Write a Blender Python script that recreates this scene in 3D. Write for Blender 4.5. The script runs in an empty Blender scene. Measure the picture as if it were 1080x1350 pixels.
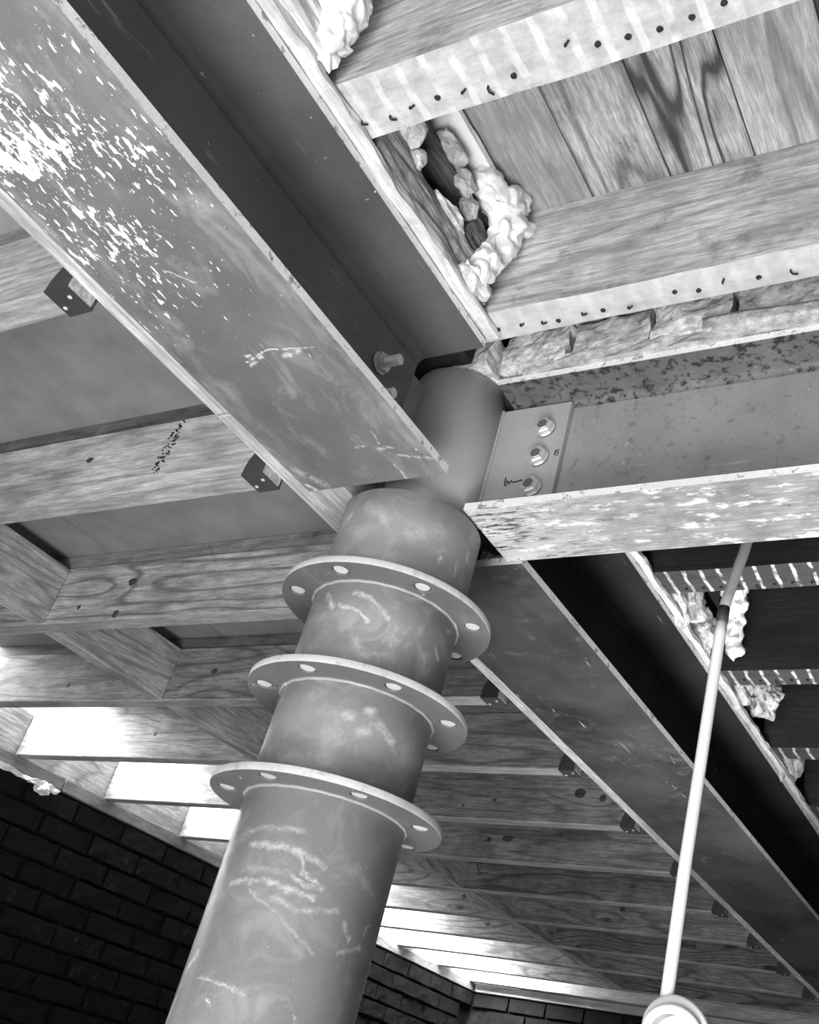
import bpy, bmesh, math, random
from mathutils import Vector, Matrix, noise

random.seed(7)
scene = bpy.context.scene
col = scene.collection
EYE = 1.5                                   # eye height above the ground floor


def Z(h):
    """height above the eye -> world z"""
    return EYE + h


# ------------------------------------------------------------------ camera
cam_data = bpy.data.cameras.new('camera')
cam = bpy.data.objects.new('camera', cam_data)
col.objects.link(cam)
RX = (0.8795146484418789, 0.4332921647702739, 0.19675335607010153)
RY = (-0.08352395870857555, 0.5475981280959051, -0.8325623330583177)
RZ = (-0.46848450507760286, 0.715817148477564, 0.5178108519987226)
m = Matrix(((RX[0], -RY[0], -RZ[0], 0.92434),
            (RX[1], -RY[1], -RZ[1], -1.0911),
            (RX[2], -RY[2], -RZ[2], EYE),
            (0, 0, 0, 1)))
cam.matrix_world = m
cam_data.sensor_fit = 'VERTICAL'
cam_data.sensor_height = 36.0
cam_data.sensor_width = 36.0
cam_data.lens = 1361.0 / 1350.0 * 36.0
cam_data.shift_x = -154.19 / 1350.0
cam_data.shift_y = 25.21 / 1350.0
cam_data.clip_start = 0.02
scene.camera = cam

# ------------------------------------------------------------------ world, lights, exposure
world = bpy.data.worlds.new('world')
scene.world = world
world.use_nodes = True
bg = world.node_tree.nodes['Background']
bg.inputs[0].default_value = (1, 1, 1, 1)
bg.inputs[1].default_value = 0.03
scene.view_settings.view_transform = 'Standard'
scene.view_settings.look = 'None'
scene.view_settings.gamma = 1.0
scene.view_settings.use_curve_mapping = False
scene.view_settings.exposure = 0.0


def area(name, loc, target, sx, sy, power, along=None):
    d = bpy.data.lights.new(name, 'AREA')
    d.shape = 'RECTANGLE'
    d.size, d.size_y = sx, sy
    d.energy = power
    o = bpy.data.objects.new(name, d)
    col.objects.link(o)
    o.location = loc
    d_ = (Vector(target) - Vector(loc)).normalized()
    if along is None:
        o.rotation_euler = d_.to_track_quat('-Z', 'Y').to_euler()
    else:                                   # keep the long side level along a given direction
        z_ = -d_
        x_ = (Vector(along) - z_ * Vector(along).dot(z_)).normalized()
        y_ = z_.cross(x_)
        o.rotation_euler = Matrix((x_, y_, z_)).transposed().to_euler()
    return o


# added lamp near the floor, standing in for light bounced upward
area('fill_floor', (0.85, -1.30, 0.10), (0.35, -0.8, 2.4), 1.1, 1.1, 84)
# added soft lamp behind the camera, brightening the front faces
area('fill_behind', (0.75, -2.7, 0.95), (0.10, 0.0, 2.2), 1.3, 1.6, 54)
# added fill lamp that brightens the rear bay from below
area('fill_rear', (0.75, 0.95, 0.10), (0.55, 0.9, 2.4), 0.7, 0.7, 8).data.spread = math.radians(55)
# sky seen through the open eaves between the new deck and the left wall
# added lamp that whitens the backing panel outside the eaves
area('fill_backing', (-2.80, 2.6, Z(2.3)), (-3.4, 2.6, Z(1.4)), 6.5, 0.3, 110)
for k in range(2, 12):                       # one stretch of sky over each open bay between joists
    y_ = -0.535 + 0.4015 * k + 0.12
    x_ = -2.29 if k < 7 else -2.10
    area('daylight_eaves', (x_, y_, Z(1.125)), (x_ + .55, y_ + .62, Z(1.125 - .42)), 0.36, 0.25, 13 if k < 3 else 24 if k < 8 else 40).data.spread = math.radians(170)


# ------------------------------------------------------------------ helpers
def tag(o, label=None, cat=None, group=None, kind=None):
    if label:
        o['label'] = label
    if cat:
        o['category'] = cat
    if group:
        o['group'] = group
    if kind:
        o['kind'] = kind
    return o


def empty(name, loc, label=None, cat=None, group=None, kind=None):
    o = bpy.data.objects.new(name, None)
    col.objects.link(o)
    o.location = loc
    o.empty_display_size = 0.05
    return tag(o, label, cat, group, kind)


def wloc(o):
    v = Vector(o.location)
    p = o.parent
    while p is not None:
        v += Vector(p.location)
        p = p.parent
    return v


def link(name, mesh, mat, parent=None, origin=(0, 0, 0), smooth=False):
    """mesh already in coordinates relative to origin (world)"""
    if mat is not None:
        for mm in (mat if isinstance(mat, (list, tuple)) else [mat]):
            mesh.materials.append(mm)
    if smooth:
        for p in mesh.polygons:
            p.use_smooth = True
    o = bpy.data.objects.new(name, mesh)
    col.objects.link(o)
    if parent is not None:
        o.parent = parent
        o.location = Vector(origin) - wloc(parent)
    else:
        o.location = origin
    return o


def from_bm(name, bm, mat, parent=None, origin=(0, 0, 0), smooth=False):
    bmesh.ops.recalc_face_normals(bm, faces=bm.faces)
    me = bpy.data.meshes.new(name)
    bm.to_mesh(me)
    bm.free()
    return link(name, me, mat, parent, origin, smooth)


def box_bm(sx, sy, sz, bevel=0.0, seg=1):
    bm = bmesh.new()
    bmesh.ops.create_cube(bm, size=1.0)
    for v in bm.verts:
        v.co.x *= sx
        v.co.y *= sy
        v.co.z *= sz
    if bevel > 0:
        bmesh.ops.bevel(bm, geom=list(bm.edges), offset=bevel, segments=seg, affect='EDGES')
    return bm


def box(name, x0, x1, y0, y1, z0, z1, mat, parent=None, bevel=0.0, seg=1, rot=None):
    c = ((x0 + x1) / 2, (y0 + y1) / 2, (z0 + z1) / 2)
    o = from_bm(name, box_bm(abs(x1 - x0), abs(y1 - y0), abs(z1 - z0), bevel, seg), mat, parent, c)
    if rot:
        o.rotation_euler = rot
    return o


def gridbox_bm(sx, sy, sz, nx, ny, nz):
    bm = bmesh.new()
    cache = {}

    def V(i, j, k):
        key = (i, j, k)
        if key not in cache:
            cache[key] = bm.verts.new(((i / nx - .5) * sx, (j / ny - .5) * sy, (k / nz - .5) * sz))
        return cache[key]
    for i in range(nx):
        for j in range(ny):
            for k in (0, nz):
                bm.faces.new((V(i, j, k), V(i + 1, j, k), V(i + 1, j + 1, k), V(i, j + 1, k)))
    for i in range(nx):
        for k in range(nz):
            for j in (0, ny):
                bm.faces.new((V(i, j, k), V(i + 1, j, k), V(i + 1, j, k + 1), V(i, j, k + 1)))
    for j in range(ny):
        for k in range(nz):
            for i in (0, nx):
                bm.faces.new((V(i, j, k), V(i, j + 1, k), V(i, j + 1, k + 1), V(i, j, k + 1)))
    return bm


def rough(name, x0, x1, y0, y1, z0, z1, mat, parent=None, amp=0.01, freq=(20, 20, 20), n=(8, 8, 8), seed=0, amp2=0.0, smooth=False, taper=0.0):
    """broken, splintered or eroded solid"""
    sx, sy, sz = x1 - x0, y1 - y0, z1 - z0
    bm = gridbox_bm(sx, sy, sz, *n)
    off = Vector((seed * 3.17, seed * 7.31, seed * 1.93))
    for v in bm.verts:
        p = Vector((v.co.x * freq[0], v.co.y * freq[1], v.co.z * freq[2])) + off
        d = noise.noise_vector(p)
        if amp2:
            d2 = noise.noise_vector(p * 3.1 + off)
            v.co += d2 * amp2
        v.co += Vector((d.x, d.y * 1.0, d.z)) * amp
        if taper:
            t = abs(v.co.y / sy * 2)
            v.co.z *= 1 - taper * max(0, t - .5)
    return from_bm(name, bm, mat, parent, ((x0 + x1) / 2, (y0 + y1) / 2, (z0 + z1) / 2), smooth)


def chunk(name, c, size, mat, parent=None, seed=0, amp=0.25, sub=3, smooth=False, rot=None):
    """a stone, mortar lump or foam lobe"""
    bm = bmesh.new()
    bmesh.ops.create_icosphere(bm, subdivisions=sub, radius=1.0)
    off = Vector((seed * 5.1, seed * 2.7, seed * 9.3))
    for v in bm.verts:
        p = v.co.copy()
        k = 1 + amp * noise.noise(p * 1.4 + off) + amp * .5 * noise.noise(p * 4 + off)
        v.co = Vector((p.x * size[0], p.y * size[1], p.z * size[2])) * k
    o = from_bm(name, bm, mat, parent, c, smooth)
    if rot:
        o.rotation_euler = rot
    return o


def prism_bm(outline, depth, axis='Y'):
    """closed 2D outline extruded along an axis, centred on it"""
    bm = bmesh.new()

    def P(a, b, t):
        return {'X': (t, a, b), 'Y': (a, t, b), 'Z': (a, b, t)}[axis]
    lo = [bm.verts.new(P(a, b, -depth / 2)) for a, b in outline]
    hi = [bm.verts.new(P(a, b, depth / 2)) for a, b in outline]
    n = len(outline)
    bm.faces.new(lo)
    bm.faces.new(hi[::-1])
    for i in range(n):
        j = (i + 1) % n
        bm.faces.new((lo[i], lo[j], hi[j], hi[i]))
    return bm


def lathe_bm(profile, n=64, close=True):
    bm = bmesh.new()
    rings = []
    for r, z in profile:
        rings.append([bm.verts.new((r * math.cos(2 * math.pi * i / n), r * math.sin(2 * math.pi * i / n), z)) for i in range(n)])
    for a, b in zip(rings[:-1], rings[1:]):
        for i in range(n):
            j = (i + 1) % n
            bm.faces.new((a[i], a[j], b[j], b[i]))
    if close:
        bm.faces.new(rings[0])
        bm.faces.new(rings[-1][::-1])
    return bm


def tube_bm(pts, rad, n=10, closed=False):
    bm = bmesh.new()
    rings = []
    N = len(pts)
    up = Vector((0.13, 0.37, 0.92))
    for i, p in enumerate(pts):
        a = Vector(pts[(i - 1) % N] if (closed or i > 0) else pts[i])
        b = Vector(pts[(i + 1) % N] if (closed or i < N - 1) else pts[i])
        t = (b - a).normalized()
        u = t.cross(up)
        if u.length < 1e-4:
            u = t.cross(Vector((1, 0, 0)))
        u.normalize()
        w = t.cross(u)
        r = rad[i] if isinstance(rad, (list, tuple)) else rad
        rings.append([bm.verts.new(Vector(p) + (u * math.cos(2 * math.pi * k / n) + w * math.sin(2 * math.pi * k / n)) * r) for k in range(n)])
    M = N if closed else N - 1
    for i in range(M):
        a, b = rings[i], rings[(i + 1) % N]
        for k in range(n):
            bm.faces.new((a[k], a[(k + 1) % n], b[(k + 1) % n], b[k]))
    if not closed:
        bm.faces.new(rings[0])
        bm.faces.new(rings[-1][::-1])
    return bm


# ------------------------------------------------------------------ materials
def new_mat(name, rough_=0.6, metal=0.0, spec=0.4):
    mt = bpy.data.materials.new(name)
    mt.use_nodes = True
    nt = mt.node_tree
    b = nt.nodes['Principled BSDF']
    b.inputs['Roughness'].default_value = rough_
    b.inputs['Metallic'].default_value = metal
    b.inputs['Specular IOR Level'].default_value = spec
    return mt, nt, b


def N(nt, typ, **kw):
    n = nt.nodes.new(typ)
    for k, v in kw.items():
        setattr(n, k, v)
    return n


def val(nt, sock, v):
    if hasattr(v, 'is_output') or hasattr(v, 'links'):
        nt.links.new(v, sock)
    else:
        sock.default_value = v


def math_(nt, op, a, b=0.0, c=None, clamp=False):
    n = N(nt, 'ShaderNodeMath', operation=op, use_clamp=clamp)
    val(nt, n.inputs[0], a)
    val(nt, n.inputs[1], b)
    if c is not None:
        val(nt, n.inputs[2], c)
    return n.outputs[0]


def ramp01(nt, x, lo, hi):
    n = N(nt, 'ShaderNodeMapRange', clamp=True)
    val(nt, n.inputs['Value'], x)
    val(nt, n.inputs['From Min'], lo)
    val(nt, n.inputs['From Max'], hi)
    n.inputs['To Min'].default_value = 0
    n.inputs['To Max'].default_value = 1
    return n.outputs[0]


def mixf(nt, f, a, b):
    n = N(nt, 'ShaderNodeMix', data_type='FLOAT')
    val(nt, n.inputs[0], f)
    val(nt, n.inputs[2], a)
    val(nt, n.inputs[3], b)
    return n.outputs[0]


def coords(nt, scale=(1, 1, 1), rot=(0, 0, 0), rnd=True):
    tc = N(nt, 'ShaderNodeTexCoord')
    mp = N(nt, 'ShaderNodeMapping')
    mp.inputs['Scale'].default_value = scale
    mp.inputs['Rotation'].default_value = rot
    nt.links.new(tc.outputs['Object'], mp.inputs['Vector'])
    if not rnd:
        return mp.outputs[0]
    oi = N(nt, 'ShaderNodeObjectInfo')
    mul = math_(nt, 'MULTIPLY', oi.outputs['Random'], 97.0)
    ad = N(nt, 'ShaderNodeVectorMath', operation='ADD')
    nt.links.new(mp.outputs[0], ad.inputs[0])
    nt.links.new(mul, ad.inputs[1])
    return ad.outputs[0]


def nz(nt, vec, scale, detail=4, rough_=0.55, dist=0.0):
    n = N(nt, 'ShaderNodeTexNoise')
    n.inputs['Scale'].default_value = scale
    n.inputs['Detail'].default_value = detail
    n.inputs['Roughness'].default_value = rough_
    n.inputs['Distortion'].default_value = dist
    nt.links.new(vec, n.inputs['Vector'])
    return n.outputs['Fac']


def vor(nt, vec, scale, feature='F1', rnd=1.0):
    n = N(nt, 'ShaderNodeTexVoronoi', feature=feature)
    n.inputs['Scale'].default_value = scale
    n.inputs['Randomness'].default_value = rnd
    nt.links.new(vec, n.inputs['Vector'])
    return n.outputs['Distance']


def finish(nt, b, v, bump=None, strength=0.3, dist=0.004):
    cc = N(nt, 'ShaderNodeCombineColor')
    for i in range(3):
        nt.links.new(v, cc.inputs[i])
    nt.links.new(cc.outputs[0], b.inputs['Base Color'])
    if bump is not None:
        bp = N(nt, 'ShaderNodeBump')
        bp.inputs['Strength'].default_value = strength
        bp.inputs['Distance'].default_value = dist
        nt.links.new(bump, bp.inputs['Height'])
        nt.links.new(bp.outputs[0], b.inputs['Normal'])


def wood(name, light, dark, axis=0, ring=22.0, knots=0.5, stain=0.0, rough_=0.75, bump=0.25, streak=0.5, flat=None):
    """sawn timber: long grain, cathedral figure, knots; greys only"""
    mt, nt, b = new_mat(name, rough_)
    sc = [1.0, 1.0, 1.0]
    sc[axis] = 0.085
    v = coords(nt, tuple(sc))
    sk = [1.0, 1.0, 1.0]
    sk[axis] = 0.35
    sk[flat if flat is not None else (1 if axis == 0 else 0)] = 0.0     # knots run through the thickness
    vk = coords(nt, tuple(sk))
    vf = coords(nt, (1, 1, 1))
    kn = vor(nt, vk, 6.5)
    kmask = ramp01(nt, kn, 0.085, 0.045)                    # dark heart of the knot
    kpull = ramp01(nt, kn, 0.40, 0.05)                    # grain swerves round it
    low = nz(nt, v, 5.0, 2, 0.45)
    a = math_(nt, 'MULTIPLY', low, ring * 2.2)
    a = math_(nt, 'ADD', a, math_(nt, 'MULTIPLY', nz(nt, v, 38.0, 3, .6), 1.1))
    a = math_(nt, 'ADD', a, math_(nt, 'MULTIPLY', kpull, 4.0 * knots))
    fr = math_(nt, 'PINGPONG', a, 1.0)
    line = ramp01(nt, fr, 0.62, 0.93)                      # late wood lines
    fine = nz(nt, v, 150.0, 4, 0.65)
    hair = nz(nt, v, 420.0, 2, 0.6)
    fibre = ramp01(nt, fine, 0.38, 0.60)
    g = math_(nt, 'SUBTRACT', 1.0, math_(nt, 'MULTIPLY', line, streak))
    g = math_(nt, 'MULTIPLY', g, mixf(nt, fibre, 0.50, 1.05))
    g = math_(nt, 'MULTIPLY', g, mixf(nt, ramp01(nt, hair, .34, .62), 0.62, 1.0))
    blot = nz(nt, vf, 7.0, 5, 0.65)
    blot = ramp01(nt, blot, 0.30, 0.68)
    g = math_(nt, 'MULTIPLY', g, mixf(nt, blot, 0.45, 1.12))
    c = mixf(nt, g, dark, light)
    c = mixf(nt, math_(nt, 'MULTIPLY', kmask, 0.85 * min(1, knots * 1.4)), c, dark * 0.35)
    if stain:
        st = nz(nt, vf, 16.0, 5, 0.7)
        c = mixf(nt, math_(nt, 'MULTIPLY', ramp01(nt, st, 0.56, 0.72), stain), c, dark * 0.3)
        c = mixf(nt, math_(nt, 'MULTIPLY', ramp01(nt, st, 0.42, 0.30), stain * .6), c, min(.9, light * 1.5))
    finish(nt, b, c, fine, bump, 0.003)
    return mt


def steel(name, base, var=0.25, scratch=0.3, fleck=0.2, rough_=0.5, axis=1, pit=0.0, smear=0.0, spec=0.35):
    """primer painted steel with chalky scuffs, scratches and plaster flecks"""
    mt, nt, b = new_mat(name, rough_, 0.0, spec)
    v = coords(nt)
    sc = [9.0, 9.0, 9.0]
    sc[axis] = 1.0
    vs = coords(nt, tuple(sc))
    c = mixf(nt, ramp01(nt, nz(nt, v, 5.0, 5, 0.6), 0.3, 0.7), base * (1 - var), base * (1 + var))
    grain = nz(nt, v, 420.0, 2, 0.6)
    c = math_(nt, 'MULTIPLY', c, mixf(nt, grain, 0.80, 1.20))
    zone = ramp01(nt, nz(nt, v, 7.0, 3, 0.6), 0.50, 0.66)
    if smear:
        sm = nz(nt, coords(nt, (3.0, 3.0, 9.0), (0.5, 0.35, 0.2)), 5.0, 6, 0.65, 1.2)
        sm = math_(nt, 'MULTIPLY', ramp01(nt, sm, 0.53, 0.70), smear)
        c = mixf(nt, math_(nt, 'MULTIPLY', sm, mixf(nt, zone, .35, 1.0)), c, min(0.75, base * 3.0))
    s = nz(nt, vs, 6.0, 5, 0.7)
    s = math_(nt, 'MULTIPLY', ramp01(nt, s, 0.62, 0.70), zone)
    c = mixf(nt, math_(nt, 'MULTIPLY', s, scratch), c, 0.75)
    f = nz(nt, v, 85.0, 3, 0.5)
    f2 = ramp01(nt, nz(nt, v, 9.0, 2), 0.46, 0.62)
    f = math_(nt, 'MULTIPLY', ramp01(nt, f, 0.715, 0.74), f2)
    c = mixf(nt, math_(nt, 'MULTIPLY', f, fleck), c, 0.8)
    if pit:
        p = nz(nt, v, 55.0, 4, 0.7)
        pm = math_(nt, 'MULTIPLY', ramp01(nt, p, 0.57 if pit < .9 else .51, 0.64 if pit < .9 else .60), pit)
        c = mixf(nt, pm, c, base * 0.2)
    finish(nt, b, c, nz(nt, v, 60.0, 4, 0.6), 0.12, 0.002)
    return mt


def seg_marks(nt, vec, marks):
    """rub marks on a surface: polylines (in the 2D space of vec) with a width and a strength"""
    def vm(op, a, b=None, scale=None):
        n = N(nt, 'ShaderNodeVectorMath', operation=op)
        val(nt, n.inputs[0], a)
        if b is not None:
            val(nt, n.inputs[1], b)
        if scale is not None:
            val(nt, n.inputs['Scale'], scale)
        return n
    tot = None
    for pts, w, k in marks:
        dmin = None
        for (ax, ay), (bx_, by_) in zip(pts[:-1], pts[1:]):
            ba = (bx_ - ax, by_ - ay, 0)
            L2 = max(1e-9, ba[0] ** 2 + ba[1] ** 2)
            pa = vm('SUBTRACT', vec, (ax, ay, 0)).outputs[0]
            h = math_(nt, 'MULTIPLY', vm('DOT_PRODUCT', pa, ba).outputs['Value'], 1 / L2, clamp=True)
            d = vm('LENGTH', vm('SUBTRACT', pa, vm('SCALE', ba, scale=h).outputs[0]).outputs[0]).outputs['Value']
            dmin = d if dmin is None else math_(nt, 'MINIMUM', dmin, d)
        q = math_(nt, 'MULTIPLY', ramp01(nt, dmin, w * 1.35, 0.0), k)
        tot = q if tot is None else math_(nt, 'MAXIMUM', tot, q)
    return tot


def wobble(nt, x, y, pos, amt):
    cb_ = N(nt, 'ShaderNodeCombineXYZ')
    n = nz(nt, pos, 70.0, 4, .7)
    n2 = nz(nt, pos, 95.0, 4, .7)
    nt.links.new(math_(nt, 'ADD', x, math_(nt, 'MULTIPLY', math_(nt, 'SUBTRACT', n, .5), amt)), cb_.inputs[0])
    nt.links.new(math_(nt, 'ADD', y, math_(nt, 'MULTIPLY', math_(nt, 'SUBTRACT', n2, .5), amt)), cb_.inputs[1])
    return cb_.outputs[0]


COLUMN_MARKS = [([(-0.1792, 1.7717),(-0.1381, 1.7749),(-0.1078, 1.7716),(-0.0788, 1.7629)], 0.0045, 0.9),([(-0.1937, 1.7246),(-0.1433, 1.7325),(-0.1124, 1.7271),(-0.0815, 1.7257)], 0.004, 0.85),([(-0.1093, 1.7689),(-0.101, 1.7501),(-0.0839, 1.7408),(-0.0731, 1.737)], 0.0035, 0.85),([(-0.1157, 1.7444),(-0.0942, 1.7359),(-0.074, 1.7368)], 0.003, 0.7),([(-0.2052, 1.7852),(-0.1726, 1.7925),(-0.1159, 1.797)], 0.004, 0.5),([(-0.1269, 1.7138),(-0.0921, 1.7074),(-0.0462, 1.7177)], 0.004, 0.6),([(-0.2505, 1.7608),(-0.1966, 1.7849)], 0.009, 0.4),([(-0.2174, 1.6409),(-0.2331, 1.6194),(-0.2374, 1.5918),(-0.2492, 1.5636)], 0.0045, 1),([(-0.1941, 1.616),(-0.1475, 1.6111),(-0.1261, 1.6048)], 0.0018, 0.7),([(-0.0341, 1.7078),(-0.0185, 1.6921)], 0.0035, 0.7),([(-0.0306, 1.6749),(0.0066, 1.6883)], 0.003, 0.6),([(-0.162, 1.7188),(-0.1224, 1.7005),(-0.059, 1.664)], 0.002, 0.4),([(-0.1755, 1.7428),(-0.1186, 1.7461)], 0.005, 0.45),([(-0.1692, 1.5937),(-0.1617, 1.5906)], 0.0018, 0.9),([(-0.0628, 1.5967),(-0.0592, 1.5903)], 0.0014, 0.9),([(0.0054, 1.7073),(0.0137, 1.7186)], 0.003, 0.6),([(-0.0425, 1.7715),(0.0293, 1.741)], 0.008, 0.25),([(-0.1081, 1.9538),(-0.0999, 1.9551)], 0.007, 0.5),([(-0.0821, 1.9683),(-0.0756, 1.9687)], 0.006, 0.55),([(-0.0695, 1.956),(-0.0593, 1.953)], 0.008, 0.5),([(-0.0835, 1.9356),(-0.0761, 1.9403)], 0.008, 0.45),([(-0.0525, 1.9467),(-0.0379, 1.9414)], 0.007, 0.55),([(-0.2314, 2.005),(-0.2311, 1.9677)], 0.003, 0.7),([(-0.1671, 1.9743),(-0.1508, 1.9843)], 0.012, 0.25),([(-0.1484, 2.1334),(-0.1256, 2.1286),(-0.1032, 2.1136),(-0.091, 2.1023)], 0.0042, 0.9),([(-0.1968, 2.1338),(-0.1791, 2.1096)], 0.0045, 0.7),([(-0.1672, 2.1125),(-0.1377, 2.1064),(-0.1186, 2.0911)], 0.003, 0.75),([(-0.1294, 2.0629),(-0.1128, 2.0446)], 0.008, 0.5),([(-0.106, 2.0439),(-0.0707, 2.0548)], 0.009, 0.4),([(-0.0058, 2.0937),(0.0074, 2.0839)], 0.004, 0.75),([(-0.0746, 2.0934),(-0.0768, 2.068)], 0.01, 0.35),([(-0.0414, 2.1388),(-0.0345, 2.1269)], 0.006, 0.35),([(-0.0218, 2.0731),(-0.0138, 2.0525)], 0.01, 0.35),([(0.0127, 2.1337),(0.0215, 2.1364)], 0.003, 0.8),([(-0.01, 2.2354),(-0.0081, 2.2146)], 0.0035, 0.95),([(-0.0433, 2.2293),(-0.0434, 2.22)], 0.0025, 0.7),([(0.0115, 2.2658),(0.0135, 2.254)], 0.005, 0.6),([(-0.1795, 2.2846),(-0.1395, 2.2606)], 0.012, 0.3),([(-0.0962, 2.2425),(-0.0568, 2.2653)], 0.012, 0.3),([(-0.2108, 2.275),(-0.2177, 2.263)], 0.004, 0.7)]
BEAM_MARKS = [([(0.0201, -0.4174), (0.0218, -0.4082), (0.0881, -0.3962)], 0.0016, 1), ([(0.0218, -0.4082), (-0.0251, -0.3944)], 0.0016, 1), ([(0.0377, -0.3911), (0.0666, -0.3957)], 0.004, 0.7), ([(0.0052, -0.399), (-0.0237, -0.388)], 0.003, 0.8), ([(0.0224, -0.1988), (0.0365, -0.1996)], 0.003, 0.5), ([(0.0559, -0.1885), (0.0756, -0.1881)], 0.004, 0.5), ([(0.0771, -0.1698), (0.128, -0.1526)], 0.003, 0.5), ([(0.0587, -0.1514), (0.0583, -0.1078)], 0.0018, 0.6), ([(0.0669, -0.225), (0.0632, -0.1995)], 0.002, 0.5), ([(-0.0209, -0.5629), (0.0077, -0.5322)], 0.0012, 0.8), ([(-0.0167, -0.4044), (-0.0059, -0.4047)], 0.003, 0.8), ([(-0.1202, -0.1302), (-0.1109, -0.1121)], 0.004, 0.8), ([(-0.1134, -0.1688), (-0.0872, -0.1242)], 0.008, 0.35)]


def column_steel(name, base, rad):
    """painted tube with rubbed chalky patches, each where it was knocked"""
    mt, nt, b = new_mat(name, 0.45, 0, 0.45)
    geo = N(nt, 'ShaderNodeNewGeometry')
    sep = N(nt, 'ShaderNodeSeparateXYZ')
    nt.links.new(geo.outputs['Position'], sep.inputs[0])
    P = geo.outputs['Position']
    u = math_(nt, 'MULTIPLY', math_(nt, 'ARCTAN2', sep.outputs[1], sep.outputs[0]), rad)
    c = mixf(nt, ramp01(nt, nz(nt, P, 7.0, 5, 0.6), 0.3, 0.7), base * .82, base * 1.18)
    c = math_(nt, 'MULTIPLY', c, mixf(nt, nz(nt, P, 420.0, 2, .6), .82, 1.18))
    cl = nz(nt, P, 16.0, 5, .65, .8)
    c = mixf(nt, math_(nt, 'MULTIPLY', ramp01(nt, cl, .50, .70), .65), c, base * 1.75)
    mk = seg_marks(nt, wobble(nt, u, sep.outputs[2], P, .016), COLUMN_MARKS)
    mk = math_(nt, 'MULTIPLY', mk, mixf(nt, ramp01(nt, nz(nt, P, 60.0, 5, .75), .38, .60), .15, 1.25), clamp=True)
    c = mixf(nt, math_(nt, 'MULTIPLY', mk, 1.15, clamp=True), c, 0.88)
    sp = math_(nt, 'MULTIPLY', ramp01(nt, nz(nt, P, 110.0, 2, .5), .74, .76), ramp01(nt, nz(nt, P, 10.0, 2), .5, .6))
    c = mixf(nt, math_(nt, 'MULTIPLY', sp, .7), c, .8)
    finish(nt, b, c, nz(nt, P, 60.0, 4, .6), .12, .002)
    return mt


def splatter_steel(name, base):
    """underside of the main beam: thick white plaster splashes towards the near end, thinning out"""
    mt, nt, b = new_mat(name, 0.5, 0, 0.35)
    v = coords(nt, rnd=False)
    sep = N(nt, 'ShaderNodeSeparateXYZ')
    nt.links.new(v, sep.inputs[0])
    X, Y = sep.outputs[0], sep.outputs[1]
    c = mixf(nt, ramp01(nt, nz(nt, v, 5.0, 5, 0.6), 0.3, 0.7), base * .78, base * 1.22)
    grain = nz(nt, v, 420.0, 2, 0.6)
    c = math_(nt, 'MULTIPLY', c, mixf(nt, grain, 0.80, 1.20))
    # pale scuffing along both edges
    ed = ramp01(nt, math_(nt, 'ABSOLUTE', X), 0.075, 0.127)
    sc = nz(nt, coords(nt, (4, 1, 1), rnd=False), 14.0, 5, 0.7)
    c = mixf(nt, math_(nt, 'MULTIPLY', math_(nt, 'MULTIPLY', ed, ramp01(nt, sc, .42, .7)), .6), c, base * 2.4)
    # rubbed pale clouds and dirty patches
    cld = nz(nt, coords(nt, (1, .5, 1), (0, 0, .5), rnd=False), 17.0, 6, .7, .6)
    c = mixf(nt, math_(nt, 'MULTIPLY', ramp01(nt, cld, .52, .70), .55), c, base * 2.6)
    c = mixf(nt, math_(nt, 'MULTIPLY', ramp01(nt, cld, .42, .28), .5), c, base * .6)
    # splash density: rises towards y = -0.75 and falls towards the column
    d1 = math_(nt, 'MULTIPLY', ramp01(nt, Y, -0.36, -0.72), mixf(nt, ramp01(nt, Y, -.93, -.80), .35, 1.0))
    d2 = ramp01(nt, math_(nt, 'ADD', X, math_(nt, 'MULTIPLY', ramp01(nt, Y, -.72, -.5), .05)), 0.20, -0.02)
    dens = math_(nt, 'MULTIPLY', d1, mixf(nt, d2, .25, 1.0))
    cl = nz(nt, v, 11.0, 3, .5)
    dens = math_(nt, 'MULTIPLY', dens, mixf(nt, ramp01(nt, cl, .36, .62), .45, 1.15))
    vr = coords(nt, (1.0, 0.38, 1.0), (0, 0, 0.9), rnd=False)
    big = nz(nt, coords(nt, (1.0, 0.55, 1.0), (0, 0, 0.7), rnd=False), 48.0, 4, .6)
    sml = nz(nt, vr, 135.0, 2, .5)
    tb = mixf(nt, dens, 0.84, 0.515)
    ts = mixf(nt, dens, 0.745, 0.485)
    mb = ramp01(nt, math_(nt, 'SUBTRACT', big, tb), 0.0, 0.012)
    ms = ramp01(nt, math_(nt, 'SUBTRACT', sml, ts), 0.0, 0.02)
    dust = nz(nt, v, 240.0, 2, .5)
    md = ramp01(nt, math_(nt, 'SUBTRACT', dust, mixf(nt, dens, .78, .60)), 0.0, .02)
    strk = nz(nt, coords(nt, (1.0, 0.25, 1.0), (0, 0, -0.5), rnd=False), 120.0, 2, .5)
    mt_ = ramp01(nt, math_(nt, 'SUBTRACT', strk, mixf(nt, math_(nt, 'MULTIPLY', dens, ramp01(nt, cl, .40, .60)), .78, .61)), 0.0, .02)
    mk = math_(nt, 'MAXIMUM', math_(nt, 'MAXIMUM', mb, ms), math_(nt, 'MAXIMUM', md, mt_))
    mk = math_(nt, 'MAXIMUM', mk, math_(nt, 'MULTIPLY', seg_marks(nt, wobble(nt, X, Y, v, .010), BEAM_MARKS), ramp01(nt, nz(nt, v, 120.0, 3), .38, .52)))
    c = mixf(nt, mk, c, 0.86)
    finish(nt, b, c, mk, 0.25, 0.002)
    return mt


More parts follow.
